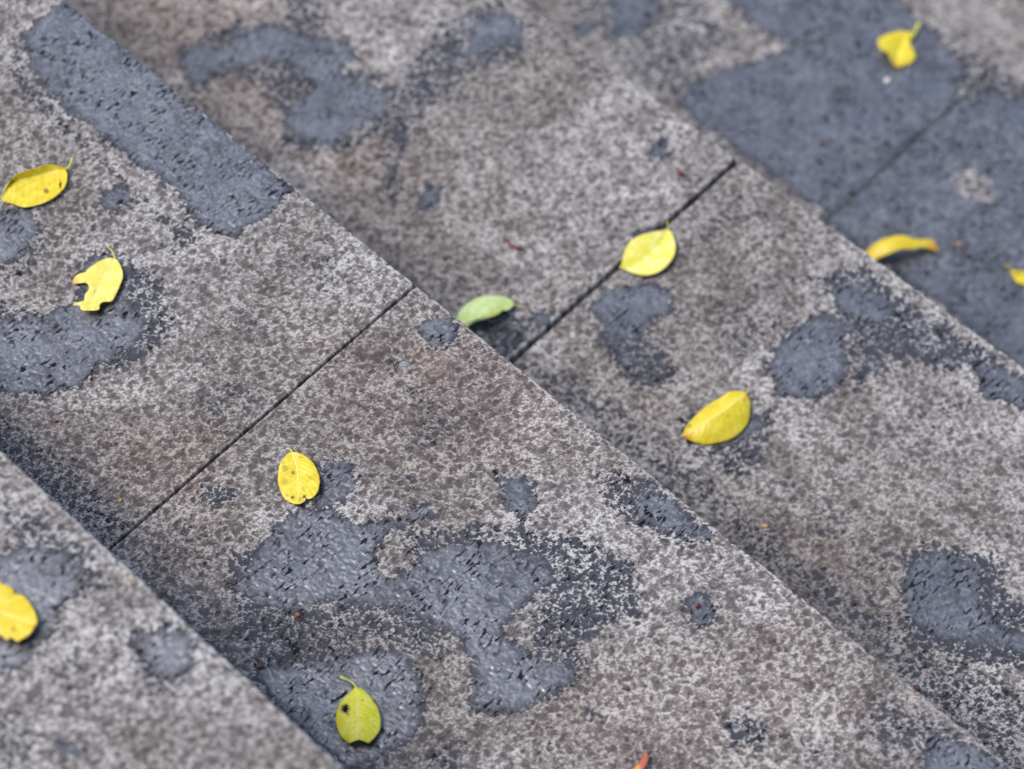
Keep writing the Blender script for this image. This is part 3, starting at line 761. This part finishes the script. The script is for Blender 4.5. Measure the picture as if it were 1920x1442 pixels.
# ------------------------------------------------------------------ seeds, crumbs and a bit of twig
def spec_material(name, col, rough=.5):
    return plain_material(name, col, rough, 900, .3)
SM = dict(orange=spec_material('seed_orange', (.30, .10, .03)), yellow=spec_material('seed_yellow', (.55, .38, .03)), brown=spec_material('seed_brown', (.13, .05, .028)),
          dark=spec_material('seed_dark_red', (.12, .025, .02)), white=spec_material('pebble_white', (.62, .56, .52)), grey=spec_material('flake_grey', (.20, .20, .21)), tan=spec_material('chip_tan', (.50, .27, .12)))
def seed(label, tread, px, size, mat, name='fallen_seed', cat='seed', squash=(1, .8, .75), stub=True, sd=0):
    """a small lumpy berry with its stalk end and a shrivelled cap"""
    zt = -tread * RH
    p = at(np.array(px, float), zt + .0003)
    n, m_ = 15, 20
    th = np.linspace(0, math.pi, n)[:, None]; ph = np.linspace(0, 2 * math.pi, m_)[None, :]
    d = np.stack([np.sin(th) * np.cos(ph), np.sin(th) * np.sin(ph), np.cos(th) + 0 * ph], -1)
    rr = 1 + .16 * perlin(d[..., 0] * 1.3 + sd, d[..., 1] * 1.3 + d[..., 2], 700 + sd) + .05 * perlin(d[..., 0] * 4 + sd, d[..., 2] * 4, 701)
    rr[:, -1] = rr[:, 0]; rr[0] = rr[0, 0]; rr[-1] = rr[-1, 0]
    r = size / 2
    P = d * rr[..., None] * r * np.array(squash); P[..., 2] += r * squash[2] * .85
    if not stub:
        me = grid_mesh(name, P); o = link(name, me, SM[mat]); o.location = p
    else:
        o = empty(name, p)
        link('husk', grid_mesh('husk', P), SM[mat], o)
        a = sd * 1.7; q = np.array([math.cos(a), math.sin(a), .5]) * r
        tube('stalk_end', [q * .7, q * 1.1, q * 1.5 + np.array([0, 0, r * .2])], (r * .22, r * .16, r * .2), SM['dark'], o, 6)
    o.rotation_euler = (0, 0, sd * 1.1)
    o['label'] = label; o['category'] = cat
    if cat == 'seed': o['group'] = 'tiny seeds scattered on the steps'
    return o
seed('round orange seed left of the joint, near the left border', 1, (104, 790), .0026, 'orange', sd=1)
seed('yellow round seed just left of the joint, lower end', 1, (226, 940), .0030, 'yellow', sd=2)
seed('rust brown seed on the large wet patch', 1, (559, 1154), .0034, 'orange', sd=3)
seed('rust brown seed beside the step edge, left above the leaf with the hole', 1, (487, 1251), .0036, 'brown', sd=4)
seed('tiny dark red seed peeping out behind the nearest step edge', 1, (565, 1362), .0026, 'dark', sd=5)
seed('brown seed on dry stone in the lower middle', 1, (1174, 1291), .0034, 'brown', sd=6, squash=(1.3, .8, .7))
seed('dark red seed on the small damp spot right of the middle', 1, (1308, 1137), .0034, 'dark', sd=7)
seed('brown seed close behind the step edge, lower right', 2, (1720, 1291), .0040, 'brown', sd=8, squash=(1.2, .8, .8))
seed('blurred brown seed on the nearest step', 0, (150, 1087), .0026, 'brown', sd=9)
seed('brown bud near the joint of the third step, above the lemon leaf', 2, (1276, 328), .0048, 'dark', sd=10, squash=(.9, .7, .7))
seed('blurred brown seed on the wet fourth step, left part', 3, (1540, 268), .0050, 'brown', sd=11)
seed('blurred orange seed right of the arched golden leaf', 3, (1799, 460), .0036, 'tan', sd=12)
seed('minute orange seed on dry stone left below the spotted oval leaf', 1, (411, 979), .0016, 'tan', sd=13, stub=False)
seed('minute rust seed at the left rim of the large wet patch', 1, (512, 1074), .0015, 'orange', sd=14, stub=False)
seed('flat tan chip on dry stone behind the step edge, right of the middle', 2, (1434, 986), .0038, 'tan', 'stone_chip', 'chip', (1.3, .7, .25), False, 15)
seed('blurred whitish pebble below the heart shaped leaf', 3, (1663, 153), .0058, 'white', 'pebble', 'pebble', (1, .9, .6), False, 16)
seed('tiny tan chip on the wet rim above the green leaf', 2, (866, 470 + 45), .0018, 'tan', 'stone_chip', 'chip', (1.2, .7, .3), False, 17)
seed('small grey flake of stone loose on the dry middle of the second step', 1, (757, 683), .0052, 'grey', 'stone_chip', 'chip', (1.1, .8, .12), False, 18)

def twig():
    zt = -2 * RH
    pts = conv([(660, 430), (760, 540), (900, 690), (1050, 800), (1200, 840), (1330, 850), (1420, 830)], 920, 430, 24)
    L = smooth_line(pts, 18); P = at(L, zt + np.array([.0030] * 4 + list(np.linspace(.003, .0016, 14))))
    root = empty('broken_twig', tuple(P[9])); off = np.array(root.location)
    tube('twig_shaft', P - off, (.0007, .0009, .0012, .0015, .0012), SM['dark'], root)
    tube('twig_bud', [P[0] - off, P[0] - off + np.array([-.0008, 0, .0004]), P[0] - off + np.array([-.0014, .0004, .0003])], (.0006, .0008, .0004), SM['dark'], root, 6)
    root['label'] = 'short bent brown twig on the dry third step, left of the lemon leaf'; root['category'] = 'twig'
twig()
